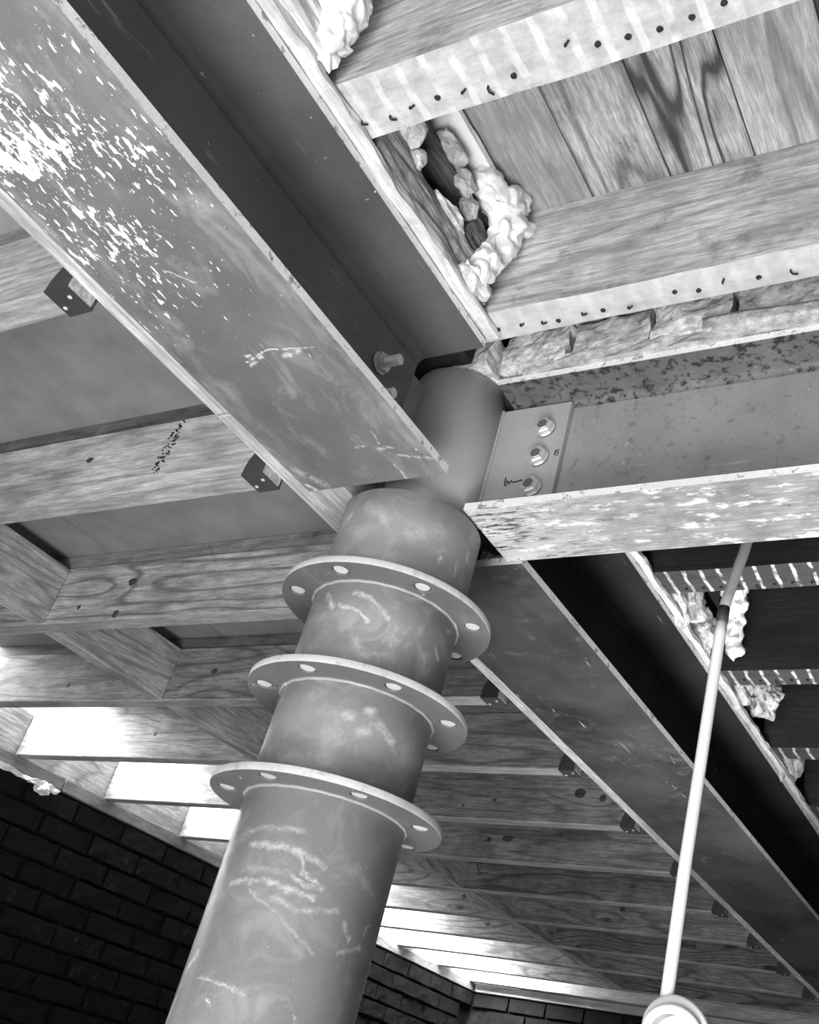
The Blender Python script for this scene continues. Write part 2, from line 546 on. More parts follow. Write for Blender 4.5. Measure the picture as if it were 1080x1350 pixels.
def scraped_steel(name, base):
    """underside of the side beam: paint dragged off lengthways, pale and dark streaks"""
    mt, nt, b = new_mat(name, 0.55, 0, 0.35)
    v = coords(nt, rnd=False)
    sep = N(nt, 'ShaderNodeSeparateXYZ')
    nt.links.new(v, sep.inputs[0])
    vs = coords(nt, (0.10, 1, 1), rnd=False)
    vm = coords(nt, (0.35, 1, 1), rnd=False)
    a = nz(nt, vs, 190.0, 5, 0.72)
    blot = nz(nt, coords(nt, (.6, 1, 1), rnd=False), 24.0, 6, 0.7)
    c = mixf(nt, ramp01(nt, blot, .34, .66), base * .85, base * 1.75)
    c = math_(nt, 'MULTIPLY', c, mixf(nt, ramp01(nt, a, .3, .7), .75, 1.2))
    patch = nz(nt, vm, 34.0, 6, .72)
    c = mixf(nt, math_(nt, 'MULTIPLY', ramp01(nt, patch, .545, .60), .9), c, 0.85)
    c = mixf(nt, math_(nt, 'MULTIPLY', ramp01(nt, a, .60, .66), ramp01(nt, blot, .45, .55)), c, 0.85)
    near_end = ramp01(nt, sep.outputs[0], 0.40, 0.13)
    dk = math_(nt, 'MULTIPLY', ramp01(nt, nz(nt, coords(nt, (.16, 1, 1), rnd=False), 170.0, 5, .75), .50, .44), ramp01(nt, nz(nt, vm, 24, 4), .42, .52))
    c = mixf(nt, math_(nt, 'MULTIPLY', near_end, .55), c, 0.8)
    c = mixf(nt, math_(nt, 'MULTIPLY', dk, near_end), c, base * .08)
    sp = ramp01(nt, nz(nt, v, 90.0, 3), .70, .73)
    c = mixf(nt, sp, c, .04)
    finish(nt, b, c, a, 0.2, 0.001)
    return mt


def lath_wood(name, light, dark, pitch=0.0375, pale=0.8, phase=0.0, width=.28, mark=1.0):
    """joist underside with the ghost lines of plaster between vanished laths"""
    mt, nt, b = new_mat(name, 0.85)
    v = coords(nt, rnd=False)
    tc = N(nt, 'ShaderNodeNewGeometry')
    sep = N(nt, 'ShaderNodeSeparateXYZ')
    nt.links.new(tc.outputs['Position'], sep.inputs[0])
    x = math_(nt, 'ADD', sep.outputs[0], math_(nt, 'MULTIPLY', nz(nt, v, 22.0, 3), 0.012))
    fr = math_(nt, 'FRACT', math_(nt, 'DIVIDE', math_(nt, 'SUBTRACT', x, phase), pitch))
    d = math_(nt, 'ABSOLUTE', math_(nt, 'SUBTRACT', fr, 0.5))
    ln = ramp01(nt, d, width * .62, width * .42)
    brk = ramp01(nt, nz(nt, v, 34.0, 4, .6), .40, .55)
    ln = math_(nt, 'MULTIPLY', math_(nt, 'MULTIPLY', ln, brk), mark)
    g = nz(nt, coords(nt, (.2, 1, 1), rnd=False), 60.0, 5, .7)
    g2 = nz(nt, v, 28.0, 5, .7)
    c = mixf(nt, mixf(nt, .55, ramp01(nt, g, .3, .7), ramp01(nt, g2, .35, .65)), dark, light)
    c = mixf(nt, ln, c, pale)
    finish(nt, b, c, g2, 0.5, 0.003)
    return mt


def mineral(name, light, dark, scale=30, rough_=0.9, bump=0.6, pits=0.0, thr=(.35, .65)):
    mt, nt, b = new_mat(name, rough_, 0, 0.2)
    v = coords(nt)
    n1 = nz(nt, v, scale, 6, .65)
    c = mixf(nt, ramp01(nt, n1, thr[0], thr[1]), dark, light)
    if pits:
        p = nz(nt, v, scale * 3.2, 3, .6)
        c = mixf(nt, math_(nt, 'MULTIPLY', ramp01(nt, p, .6, .68), pits), c, dark * .25)
    finish(nt, b, c, n1, bump, 0.006)
    return mt


M = {}
M['paint'] = steel('grey_primer_paint', 0.18, 0.22, 0.6, 0.9, 0.5, 1)
M['paint_top'] = steel('shaded_primer', 0.105, 0.25, 0.6, 0.9, 0.55, 1)  # same steel as the body; top-flange shade put into the colour
M['paint_ctop'] = steel('deep_shaded_primer', 0.02, 0.40, 0.4, 0.4, 0.6, 1)  # rear beam: deep shade under its top flange put into the colour
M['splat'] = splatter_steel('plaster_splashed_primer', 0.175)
M['paint_c'] = steel('dimmed_scuffed_primer', 0.062, 0.55, 0.8, 0.8, 0.5, 1, smear=.7)  # rear beam darkened in colour for its weaker light; pale smears are scuffs
M['edge'] = steel('pale_flange_edge', 0.86, 0.16, 0.5, 0.3, 0.5, 1, pit=.8)  # flange edges and beam ends, far paler than the body
M['paint_b'] = steel('pitted_primer', 0.30, 0.22, 0.3, 0.5, 0.55, 0, pit=.35)
M['pitted'] = steel('rust_pitted_flange', 0.17, 0.5, 0.3, 0.4, 0.7, 0, pit=1.0)
M['scraped'] = scraped_steel('scraped_primer', 0.25)
M['column'] = column_steel('column_primer', 0.36, 0.11)
M['column_top'] = steel('clean_column_primer', 0.40, 0.10, 0.05, 0.1, 0.42, 2, spec=.45)
M['collar'] = steel('shaded_collar_primer', 0.15, 0.25, 0.5, 0.7, 0.42, 2, smear=.3, spec=.45)  # collar faces darkened in colour to stand in for shade underneath
M['collar_rim'] = steel('pale_collar_rim', 0.62, 0.30, 0.5, 0.4, 0.5, 2, pit=.3)  # rim set paler than the collar faces
M['plug'] = steel('bare_bolt_plug', 0.66, 0.20, 0.3, 0.2, 0.45, 2)
M['galv'], _nt, _b = new_mat('zinc_plated_steel', 0.34, 0.55, 0.5)
_b.inputs['Base Color'].default_value = (.72, .72, .72, 1)
M['galv_dark'], _nt, _b = new_mat('reflection_dark_zinc', 0.4, 0.3, 0.5)  # dark reflection and outline on the bolts, put into the colour
_b.inputs['Base Color'].default_value = (.16, .16, .16, 1)
M['black'], _nt, _b = new_mat('black_mark', 0.8)
_b.inputs['Base Color'].default_value = (.012, .012, .012, 1)
M['hanger'] = steel('dark_hanger_steel', 0.055, 0.3, 0.3, 0.5, 0.5, 0)
M['nail'], _nt, _b = new_mat('rusty_nail', 0.8)
_b.inputs['Base Color'].default_value = (.02, .02, .02, 1)
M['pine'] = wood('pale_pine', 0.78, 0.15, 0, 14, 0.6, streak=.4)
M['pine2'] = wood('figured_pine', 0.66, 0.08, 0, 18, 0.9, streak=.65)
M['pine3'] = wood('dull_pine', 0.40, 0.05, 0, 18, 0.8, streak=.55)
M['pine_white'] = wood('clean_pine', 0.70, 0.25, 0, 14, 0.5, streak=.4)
M['pine_dark'] = wood('dimmed_brown_pine', 0.30, 0.03, 0, 20, 0.9, streak=.65)  # same new pine; dimmer light farther back put into the colour
M['pine_dark2'] = wood('dimmed_pale_pine', 0.40, 0.05, 0, 16, 0.8, streak=.5)  # lighter variant, also darkened in colour for the dim far joists
M['paint_cweb'] = steel('dimmed_web_primer', 0.045, 0.40, 0.4, 0.4, 0.5, 1)  # rear beam web, its shadow put into the colour
M['knot'] = wood('knot_wood', 0.10, 0.02, 0, 20, 0.2)
M['pine_y'] = wood('pine_blocking', 0.60, 0.12, 1, 22, 0.8, streak=.55)
M['bearer'] = wood('pale_bearer', 0.85, 0.24, 1, 16, 0.3, streak=.4)
M['pine_edge'] = wood('lit_underside_pine', 0.56, 0.15, 0, 12, 0.3, streak=.35)  # joist undersides: brightness from light below put into the colour
M['batten'] = wood('dirty_batten', 0.20, 0.06, 0, 18, 0.3, stain=.8)
M['batten2'] = wood('patchy_batten', 0.36, 0.12, 0, 18, 0.3, stain=.7)
M['plate'] = wood('wall_plate_timber', 0.26, 0.10, 1, 18, 0.4, stain=.5)
M['deck'] = mineral('grey_deck_sheet', 0.30, 0.22, 9, 0.7, 0.06)
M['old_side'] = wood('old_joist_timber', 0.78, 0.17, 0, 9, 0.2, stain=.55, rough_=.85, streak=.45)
M['old_dark'] = wood('dark_joist_timber', 0.045, 0.015, 0, 14, 0.2, stain=.25, rough_=.85)  # old joists beyond the side beam, much darker than the near pair
M['lath1'] = lath_wood('plaster_marked_underside', 0.74, 0.36, phase=.1485, pale=.90, mark=.45, width=.27)
M['lath2'] = lath_wood('pale_nailed_underside', 0.70, 0.42, phase=.149, pale=.85, mark=.2)
M['lath3'] = lath_wood('dark_plaster_marked_underside', 0.09, 0.035, phase=.187, pale=.60, width=.2)  # undersides of the darker joists beyond the side beam
M['board_a'] = wood('grey_floorboard', 0.50, 0.18, 1, 6, 0.6, streak=.3, stain=.2, flat=2)
M['board_b'] = wood('figured_floorboard', 0.66, 0.04, 1, 20, 0.2, streak=.95, flat=2)
M['board_c'] = wood('pale_floorboard', 0.66, 0.16, 1, 16, 0.4, streak=.65, flat=2)
M['board_d'] = wood('striped_floorboard', 0.62, 0.08, 1, 10, 0.7, streak=.6, stain=.4, flat=2)
M['board_dark'] = wood('dark_floorboard', 0.035, 0.012, 1, 20, 0.3)  # boards beyond the side beam, much darker than the near ones
M['rotten'] = wood('rotten_timber', 0.62, 0.06, 1, 30, 0.2, stain=.7, rough_=.9, bump=.9)
M['rotten_dark'] = wood('dark_rotten_timber', 0.16, 0.03, 1, 30, 0.2, stain=.5, rough_=.9, bump=.8)
M['splinter'] = wood('pale_splintered_timber', 0.92, 0.40, 1, 14, 0.1, stain=.25, rough_=.85, bump=.6, streak=.4)
M['brick'] = mineral('limewashed_brick', 0.95, 0.42, 45, 0.92, 0.9, pits=.7)
M['brick2'] = mineral('grey_worn_brick', 0.76, 0.32, 35, 0.92, 0.8, pits=.5)
M['mortar'] = mineral('pale_mortar', 0.66, 0.34, 60, 0.95, 0.9, pits=.4)
M['plaster'] = mineral('broken_lime_plaster', 0.88, 0.45, 40, 0.95, 0.9, pits=.5)
M['foam'] = mineral('white_expanding_foam', 0.92, 0.86, 25, 0.7, 0.2)
M['core'] = mineral('dark_rubble_core', 0.05, 0.02, 20, 0.95, 0.8)
M['soot_brick'] = mineral('soot_black_brick', 0.010, 0.003, 24, 0.92, 0.9, thr=(.45, .8))
M['soot_brick2'] = mineral('sooty_scuffed_brick', 0.045, 0.004, 30, 0.92, 0.9, thr=(.58, .85))
M['soot_mortar'] = mineral('sooty_mortar', 0.022, 0.003, 12, 0.95, 0.9, thr=(.48, .8))
M['lime'] = mineral('pale_lime_bedding', 0.85, 0.6, 40, 0.9, 0.6)
M['floor'] = mineral('dusty_concrete', 0.42, 0.30, 5, 0.9, 0.3)
M['backing_white'] = mineral('white_backing', 0.85, 0.75, 12, 0.9, 0.2)  # plain white for the added panel outside the eaves
M['cable'], _nt, _b = new_mat('white_cable_sheath', 0.45)
_b.inputs['Base Color'].default_value = (.93, .93, .93, 1)
M['sheath'], _nt, _b = new_mat('shaded_cable_sheath', 0.5)  # same white cable; shade on its upper length put into the colour
_b.inputs['Base Color'].default_value = (.30, .30, .30, 1)
M['tape'], _nt, _b = new_mat('dark_tape', 0.5)
_b.inputs['Base Color'].default_value = (.05, .05, .05, 1)

# ------------------------------------------------------------------ setting: floor and walls
fl = box('floor', -2.6, 3.2, -4.2, 4.8, -0.12, 0.0, M['floor'])
tag(fl, 'dusty concrete ground floor below the steelwork', kind='structure')

WX = -2.225            # inner face of the left wall
WY = 4.27              # inner face of the far wall
H_PLATE0, H_J0 = 0.780, 0.822      # wall plate underside, joist underside
wl = empty('wall_left', (WX - 0.11, 1.5, 0), 'soot black brick wall running along the left side', kind='structure')
box('masonry_core', WX - 0.22, WX - 0.012, -3.4, WY + 0.2, 0.0, Z(H_PLATE0 - .002), M['soot_mortar'], wl)
brick_meshes = []
for i in range(5):
    bm = gridbox_bm(0.10, 0.212, 0.063, 2, 5, 2)
    for v in bm.verts:
        p = v.co * 22 + Vector((i * 9.1, i * 3.3, 0))
        v.co += noise.noise_vector(p) * 0.0045
    bmesh.ops.recalc_face_normals(bm, faces=bm.faces)
    me = bpy.data.meshes.new('brick')
    bm.to_mesh(me)
    bm.free()
    me.materials.append(M['soot_brick2'] if i in (1, 3) else M['soot_brick'])
    brick_meshes.append(me)


def lay(parent, me, loc, rz=0.0):
    o = bpy.data.objects.new('brick', me)
    col.objects.link(o)
    o.parent = parent
    o.location = Vector(loc) - wloc(parent)
    o.rotation_euler = (random.uniform(-.01, .01), random.uniform(-.01, .01), rz + random.uniform(-.012, .012))
    return o


for c in range(10):
    z = Z(H_PLATE0 - 0.005 - 0.0375 - 0.0765 * c)
    y = 0.78 + (0.1125 if c % 2 else 0.0)
    while y < WY - 0.05:
        lay(wl, random.choice(brick_meshes), (WX - 0.048 + random.uniform(-.004, .006), y, z))
        y += 0.225
rough('bedding', WX - 0.06, WX + 0.012, 0.8, 1.235, Z(0.762), Z(H_PLATE0 - .001), M['lime'], wl, 0.008, (20, 26, 20), (4, 30, 3), 3, 0.004)
chunk('bedding', (WX + .002, 1.175, Z(.762)), (.018, .030, .020), M['lime'], wl, 4, .5)

wf = empty('wall_far', (-0.5, WY + 0.11, 0), 'dark brick wall closing the far end', kind='structure')
box('masonry_core', WX - 0.2, 2.9, WY + 0.012, WY + 0.22, 0.0, Z(H_PLATE0 - .002), M['soot_mortar'], wf)
for c in range(4):
    z = Z(H_PLATE0 - 0.005 - 0.0375 - 0.0765 * c)
    x = WX + 0.12 + (0.1125 if c % 2 else 0.0)
    while x < -0.55:
        lay(wf, random.choice(brick_meshes), (x, WY + 0.048 + random.uniform(-.004, .006), z), math.pi / 2)
        x += 0.225

wo = box('eaves_backing', -3.5, -3.4, -1.5, 7.0, 0.0, Z(3.2), M['backing_white'])  # added panel that makes the eaves gap look bright
tag(wo, 'added white backing panel outside the open eaves', kind='structure')
pl1 = box('wall_plate', WX - 0.105, WX + 0.004, -1.6, 1.245, Z(H_PLATE0), Z(H_J0), M['plate'], None, 0.002)
tag(pl1, 'dull timber wall plate bedded on pale mortar along the left brick wall', 'wall plate', 'wall plates')
pl2 = box('wall_plate', WX - 0.105, WX + 0.003, 1.25, WY + 0.1, Z(H_PLATE0), Z(H_J0), M['plate'], None, 0.002)
tag(pl2, 'long timber wall plate on the left wall, running behind the column', 'wall plate', 'wall plates')
pl3 = box('wall_plate', WX + 0.006, -0.2, WY - 0.004, WY + 0.1, Z(H_PLATE0), Z(H_J0), M['pine_white'], None, 0.002)
tag(pl3, 'brightly lit timber wall plate on top of the far brick wall', 'wall plate', 'wall plates')

# new deck over the left bays, sheet by sheet, stopping short of the left wall
ceil = empty('ceiling', (-1.0, 1.0, Z(1.006)), 'smooth grey sheet decking over the left bays', kind='structure')
ys = [-2.4, -1.2, 0.05, 1.27, 2.49, 3.71, 4.36]
for a, b_ in zip(ys[:-1], ys[1:]):
    box('deck_sheet', -1.95, -1.045, a + .0015, b_ - .0015, Z(1.006), Z(1.024), M['deck'], ceil)
    box('deck_sheet', -1.042, -0.178, a + .0015, b_ - .0015, Z(1.006), Z(1.024), M['deck'], ceil)

# ------------------------------------------------------------------ steel beams
def ibeam_outline(w, h0, h1, tf, tw, rr):
    """I section, z from h0 to h1 (heights above the eye), with root fillets"""
    pts = []
    a, b_ = w / 2, tw / 2
    z0, z1 = 0.0, h1 - h0
    half = [(a, z0), (a, z0 + tf)]
    for i in range(6):
        t = i / 5 * math.pi / 2
        half.append((b_ + rr - rr * math.sin(t), z0 + tf + rr - rr * math.cos(t)))
    for i in range(6):
        t = i / 5 * math.pi / 2
        half.append((b_ + rr - rr * math.cos(t), z1 - tf - rr + rr * math.sin(t)))
    half += [(a, z1 - tf), (a, z1)]
    pts = half + [(-x, z) for x, z in reversed(half)]
    return pts


def ibeam(name, w, h0, h1, tf, tw, rr, axis, s0, s1, cross, mats, label, group=None):
    """mats: body, underside, edge, top-flange underside"""
    L = s1 - s0
    out = ibeam_outline(w, h0, h1, tf, tw, rr)
    bm = bmesh.new()
    nseg = max(1, int(L / 0.25))
    rings = []
    for k in range(nseg + 1):
        t = s0 + L * k / nseg
        if axis == 'Y':
            rings.append([bm.verts.new((a, t, z)) for a, z in out])
        else:
            rings.append([bm.verts.new((t, -a, z)) for a, z in out])
    n = len(out)
    H = h1 - h0
    for A, B in zip(rings[:-1], rings[1:]):
        for i in range(n):
            f = bm.faces.new((A[i], A[(i + 1) % n], B[(i + 1) % n], B[i]))
            zs = sorted((A[i].co.z, A[(i + 1) % n].co.z))
            if zs[1] < 1e-5:
                f.material_index = 1
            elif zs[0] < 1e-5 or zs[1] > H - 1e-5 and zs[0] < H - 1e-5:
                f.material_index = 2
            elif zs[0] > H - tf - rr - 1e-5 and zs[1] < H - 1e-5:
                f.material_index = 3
    for A in (rings[0], rings[-1]):
        bm.faces.new(A).material_index = 2
    sel = [e for e in bm.edges if len(e.link_faces) == 2 and e.calc_face_angle(0) > 1.2]
    bmesh.ops.bevel(bm, geom=sel, offset=0.0015, segments=1, affect='EDGES')
    org = (cross, 0, Z(h0)) if axis == 'Y' else (0, cross, Z(h0))
    o = from_bm(name, bm, mats, None, org)
    return tag(o, label, 'steel beam', group)


H0, HT = 0.822, 1.084
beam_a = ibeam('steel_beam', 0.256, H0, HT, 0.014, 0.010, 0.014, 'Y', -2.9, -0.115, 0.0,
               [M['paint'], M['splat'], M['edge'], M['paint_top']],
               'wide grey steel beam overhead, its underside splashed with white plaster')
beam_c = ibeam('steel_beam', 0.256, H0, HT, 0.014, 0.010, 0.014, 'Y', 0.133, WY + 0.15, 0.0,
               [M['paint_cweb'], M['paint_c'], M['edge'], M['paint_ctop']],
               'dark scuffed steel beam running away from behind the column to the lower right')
beam_b = ibeam('steel_beam', 0.150, H0, HT, 0.012, 0.008, 0.011, 'X', 0.106, 2.9, 0.050,
               [M['paint_b'], M['scraped'], M['edge'], M['pitted']],
               'steel beam to the right with a scraped pale underside, carrying a row of bricks')

# ------------------------------------------------------------------ column
colm = empty('steel_column', (0, 0, 0), 'grey tubular steel column with three bolted ring collars', 'column')
R0 = 0.110


def tube(name, r, h0, h1, mat, cx=0.0, cy=0.0, world_z0=None, lip=0.004, n=96):
    z0 = Z(h0) if world_z0 is None else world_z0
    z1 = Z(h1)
    prof = [(r - lip, 0), (r, lip * .6), (r, z1 - z0 - lip * .6), (r - lip, z1 - z0)]
    bm = lathe_bm(prof, n)
    o = from_bm(name, bm, mat, colm, (cx, cy, z0))
    for p in o.data.polygons:
        p.use_smooth = len(p.vertices) == 4
    return o


LEV = [0.350, 0.500, 0.653]
TH = 0.011
base = box('base_plate', -.2, .2, -.2, .2, 0.0, 0.02, M['column'], colm, .002)
tube('shaft', R0, 0, LEV[0], M['column'], world_z0=0.02)
tube('tube_section', R0, LEV[0] + TH, LEV[1], M['column'])
tube('tube_section', R0, LEV[1] + TH, LEV[2], M['column'])
tube('tube_section', R0, LEV[2] + TH, 0.817, M['column'])
tube('top_tube', 0.0795, 0.8175, 1.093, M['column_top'], 0.012, 0.011)


def ring_mesh(rad_out, rad_in, th, holes, hr, hR):
    cu = bpy.data.curves.new('ring', 'CURVE')
    cu.dimensions = '2D'
    cu.fill_mode = 'BOTH'
    cu.extrude = th / 2 - 0.0012
    cu.bevel_depth = 0.0012
    cu.bevel_resolution = 1
    cu.offset = -0.0012

    def circ(cx, cy, r, n):
        sp = cu.splines.new('POLY')
        sp.points.add(n - 1)
        for i in range(n):
            t = 2 * math.pi * i / n
            sp.points[i].co = (cx + r * math.cos(t), cy + r * math.sin(t), 0, 1)
        sp.use_cyclic_u = True
    circ(0, 0, rad_out, 128)
    circ(0, 0, rad_in, 96)
    for a in holes:
        circ(hR * math.cos(a), hR * math.sin(a), hr, 28)
    tmp = bpy.data.objects.new('tmp_ring', cu)
    col.objects.link(tmp)
    dg = bpy.context.evaluated_depsgraph_get()
    me = bpy.data.meshes.new_from_object(tmp.evaluated_get(dg))
    bpy.data.objects.remove(tmp)
    bpy.data.curves.remove(cu)
    me.materials.clear()
    me.materials.append(M['collar'])
    me.materials.append(M['collar_rim'])
    for p in me.polygons:
        c = p.center
        if math.hypot(c.x, c.y) > rad_out - 0.0009 and abs(p.normal.z) < .9:
            p.material_index = 1
    return me


for k, h in enumerate(LEV):
    ang = [math.radians(-137.0 + (-1.5 if k == 0 else 0) + 51.43 * i) for i in range(7)]
    me = ring_mesh(0.160, R0 - 0.004, TH, ang, 0.0125, 0.136)
    ro = bpy.data.objects.new('ring_collar', me)
    col.objects.link(ro)
    ro.parent = colm
    ro.location = (0, 0, Z(h) + TH / 2)
    if k == 0:
        plug_me = None
    for a in ang:
        if plug_me is None:
            pm = lathe_bm([(0.0098, 0.0), (0.0110, 0.0012), (0.0110, TH - .001), (0.0098, TH)], 24)
            for v in pm.verts:
                if v.co.z < 0.0005:
                    pass
            bmesh.ops.recalc_face_normals(pm, faces=pm.faces)
            plug_me = bpy.data.meshes.new('bolt')
            pm.to_mesh(plug_me)
            pm.free()
            plug_me.materials.append(M['plug'])
        b_ = bpy.data.objects.new('bolt', plug_me)
        col.objects.link(b_)
        b_.parent = ro
        b_.location = (0.136 * math.cos(a), 0.136 * math.sin(a), -TH / 2 + .0012)
    # weld bead where the tube meets the collar underside
    wb = []
    for i in range(90):
        t = 2 * math.pi * i / 90
        rr = R0 + 0.0012 + 0.0006 * math.sin(t * 23 + k)
        wb.append((rr * math.cos(t), rr * math.sin(t), -TH / 2 - 0.0008))
    w_ = from_bm('weld_bead', tube_bm(wb, 0.0026, 6, True), M['column'], ro, (0, 0, Z(h) + TH / 2), True)


def hexbolt(parent, loc, axis, name, stud=0.0):
    """hex head (or nut with stud) whose axis points along the vector axis"""
    e = bpy.data.objects.new(name, None)
    bm = bmesh.new()

    def cyl(r0, r1, z0, z1, n, rot=0.0):
        lo = [bm.verts.new((r0 * math.cos(2 * math.pi * i / n + rot), r0 * math.sin(2 * math.pi * i / n + rot), z0)) for i in range(n)]
        hi = [bm.verts.new((r1 * math.cos(2 * math.pi * i / n + rot), r1 * math.sin(2 * math.pi * i / n + rot), z1)) for i in range(n)]
        bm.faces.new(lo)
        bm.faces.new(hi[::-1])
        for i in range(n):
            bm.faces.new((lo[i], lo[(i + 1) % n], hi[(i + 1) % n], hi[i]))
    cyl(0.0180, 0.0180, 0.0, 0.003, 28)
    cyl(0.0165, 0.0165, 0.003, 0.0115, 6, .3)
    cyl(0.0165, 0.0135, 0.0115, 0.0140, 6, .3)
    if stud:
        z = 0.0135
        while z < 0.0135 + stud:                    # thread turns
            cyl(0.0078, 0.0088, z, z + 0.0011, 18)
            cyl(0.0088, 0.0078, z + 0.0011, z + 0.0022, 18)
            z += 0.0022
    else:
        cyl(0.0100, 0.0095, 0.0140, 0.0146, 6, .3)
    bmesh.ops.recalc_face_normals(bm, faces=bm.faces)
    bpy.data.objects.remove(e)
    for f in bm.faces:
        if len(f.verts) in (6, 28) and f.calc_center_median().z > .0142 and not stud:
            f.material_index = 1
        elif len(f.verts) == 4 and f.calc_center_median().z < .003:
            f.material_index = 1
    o = from_bm(name, bm, [M['galv'], M['galv_dark']], parent, loc)
    o.rotation_euler = Vector(axis).to_track_quat('Z', 'Y').to_euler()
    return o


# fin plate to the side beam, three hex heads
fp = box('fin_plate', 0.083, 0.217, 0.0335, 0.0455, Z(0.835), Z(1.066), M['column_top'], colm, .0008)
for h in (1.014, 0.955, 0.896):
    hexbolt(fp, (0.1795, 0.0334, Z(h)), (0, -1, 0), 'hex_bolt')
# weld along the tube
wpts = [(0.0885 + 0.0006 * math.sin(i * 1.7), 0.0325, Z(0.84) + 0.226 * i / 60) for i in range(61)]
from_bm('weld_bead', tube_bm([(p[0] - .0885, p[1] - .0325, p[2] - Z(.84)) for p in wpts], 0.0042, 6), M['column_top'], fp, (0.0885, 0.0325, Z(.84)), True)
# marker scribbles on the plate
def stroke(name, parent, pts, r, mat):
    o = Vector(pts[0])
    return from_bm(name, tube_bm([Vector(p) - o for p in pts], r, 5), mat, parent, o)


sy = 0.0334
stroke('marker_writing', fp, [(0.1265, sy, Z(.922)), (0.1275, sy, Z(.907)), (0.131, sy, Z(.906)), (0.132, sy, Z(.912)), (0.1285, sy, Z(.914)), (0.133, sy, Z(.915)),
                          (0.136, sy, Z(.908)), (0.139, sy, Z(.915)), (0.142, sy, Z(.911)), (0.150, sy, Z(.912)), (0.158, sy, Z(.914)), (0.159, sy, Z(.909))], 0.0013, M['black'])
stroke('marker_writing', fp, [(0.2075, sy, Z(.966)), (0.2070, sy, Z(.956))], 0.0011, M['black'])
stroke('marker_writing', fp, [(0.2140, sy, Z(.966)), (0.2105, sy, Z(.966)), (0.2105, sy, Z(.961)), (0.2140, sy, Z(.960)), (0.2125, sy, Z(.955)), (0.2100, sy, Z(.956))], 0.0010, M['black'])
# fin plates to the main beam and to the beam behind, nuts showing on the web
fpa = box('fin_plate', -0.017, -0.0052, -0.235, -0.062, Z(0.86), Z(1.05), M['column_top'], colm, .0008)
for y, h in ((-0.196, 0.990), (-0.186, 0.932), (-0.196, 0.88)):
    hexbolt(fpa, (0.0052, y, Z(h)), (1, 0, 0), 'nut_and_stud', 0.026)
fpc = box('fin_plate', -0.017, -0.0052, 0.085, 0.250, Z(0.86), Z(1.05), M['column_top'], colm, .0008)
for h in (0.990, 0.935, 0.88):
    hexbolt(fpc, (0.0052, 0.205, Z(h)), (1, 0, 0), 'nut_and_stud', 0.026)

# ------------------------------------------------------------------ timber bearer in the web of the beams
ba = box('timber_bearer', -0.174, -0.078, -2.6, -0.2955, Z(0.8365), Z(1.058), M['bearer'], None, .0025)
tag(ba, 'pale timber bearer packed into the left side of the splashed main beam', 'bearer', 'timber bearers')
bb = box('timber_bearer', -0.1745, -0.078, -0.2935, 4.2, Z(0.8365), Z(1.058), M['bearer'], None, .0025)
tag(bb, 'long timber bearer passing behind the column along the dark beam', 'bearer', 'timber bearers')

# ------------------------------------------------------------------ new joists
JX0, JX1 = -2.30, -0.1745
JW, JTOP = 0.042, 0.970
hang_out = [(-0.2165, .8195), (-0.2155, .835), (-0.213, .848), (-0.207, .861), (-0.198, .874), (-0.190, .890), (-0.1835, .910), (-0.1745, .940), (-0.1745, .8195)]
hm = bmesh.new()
for yy, t in ((-JW / 2 - 0.0012, 0.0018), (JW / 2 + 0.0012, 0.0018)):
    pb = prism_bm([(a + .1745, b_ - .8195) for a, b_ in hang_out], t, 'Y')
    for v in pb.verts:
        v.co.y += yy
    tm = bpy.data.meshes.new('tmp')
    pb.to_mesh(tm)
    pb.free()
    hm.from_mesh(tm)
    bpy.data.meshes.remove(tm)
sb = box_bm(0.042, JW + .004, 0.0018)
for v in sb.verts:
    v.co += Vector((-0.021, 0, 0.0008))
tm = bpy.data.meshes.new('tmp')
sb.to_mesh(tm)
sb.free()
hm.from_mesh(tm)
bpy.data.meshes.remove(tm)
bmesh.ops.recalc_face_normals(hm, faces=hm.faces)
hanger_me = bpy.data.meshes.new('joist_hanger')
hm.to_mesh(hanger_me)
hm.free()
hanger_me.materials.append(M['hanger'])
nailm = lathe_bm([(0.0032, 0), (0.0032, .0012), (0.0015, .0022)], 8)
nail_head = bpy.data.meshes.new('nail')
bmesh.ops.recalc_face_normals(nailm, faces=nailm.faces)
nailm.to_mesh(nail_head)
nailm.free()
nail_head.materials.append(M['plug'])

JL = ['pale pine joist at the upper left edge, nearest the viewer',
      'pale blotched pine joist second from the upper left, hung on the bearer',
      'figured pine joist third from the upper left, level with the top collar',
      'pine joist fourth from the upper left, level with the middle collar',
      'sunlit pine joist fifth from the upper left, above the wall plate on the left',
      'white sunlit pine joist sixth from the upper left, level with the lowest collar',
      'white sunlit pine joist seventh from the upper left, half hidden by the lowest collar',
      'dim pine joist sixth from the far brick wall, with dark printed stamps on its face',
      'dim pine joist fifth from the far brick wall, right of the column shaft',
      'dim pine joist fourth from the far brick wall, its left end brightly lit',
      'dim pine joist third from the far brick wall, its left end brightly lit',
      'pine joist one bay out from the far brick wall, behind the white cable coil',
      'bright pine joist tight against the far brick wall, just above its wall plate']
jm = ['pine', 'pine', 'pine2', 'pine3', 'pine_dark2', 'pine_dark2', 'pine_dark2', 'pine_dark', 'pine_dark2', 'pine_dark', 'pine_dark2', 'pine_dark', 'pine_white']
yfar = [-0.535 + 0.4015 * k for k in range(12)] + [4.245]
joists = []
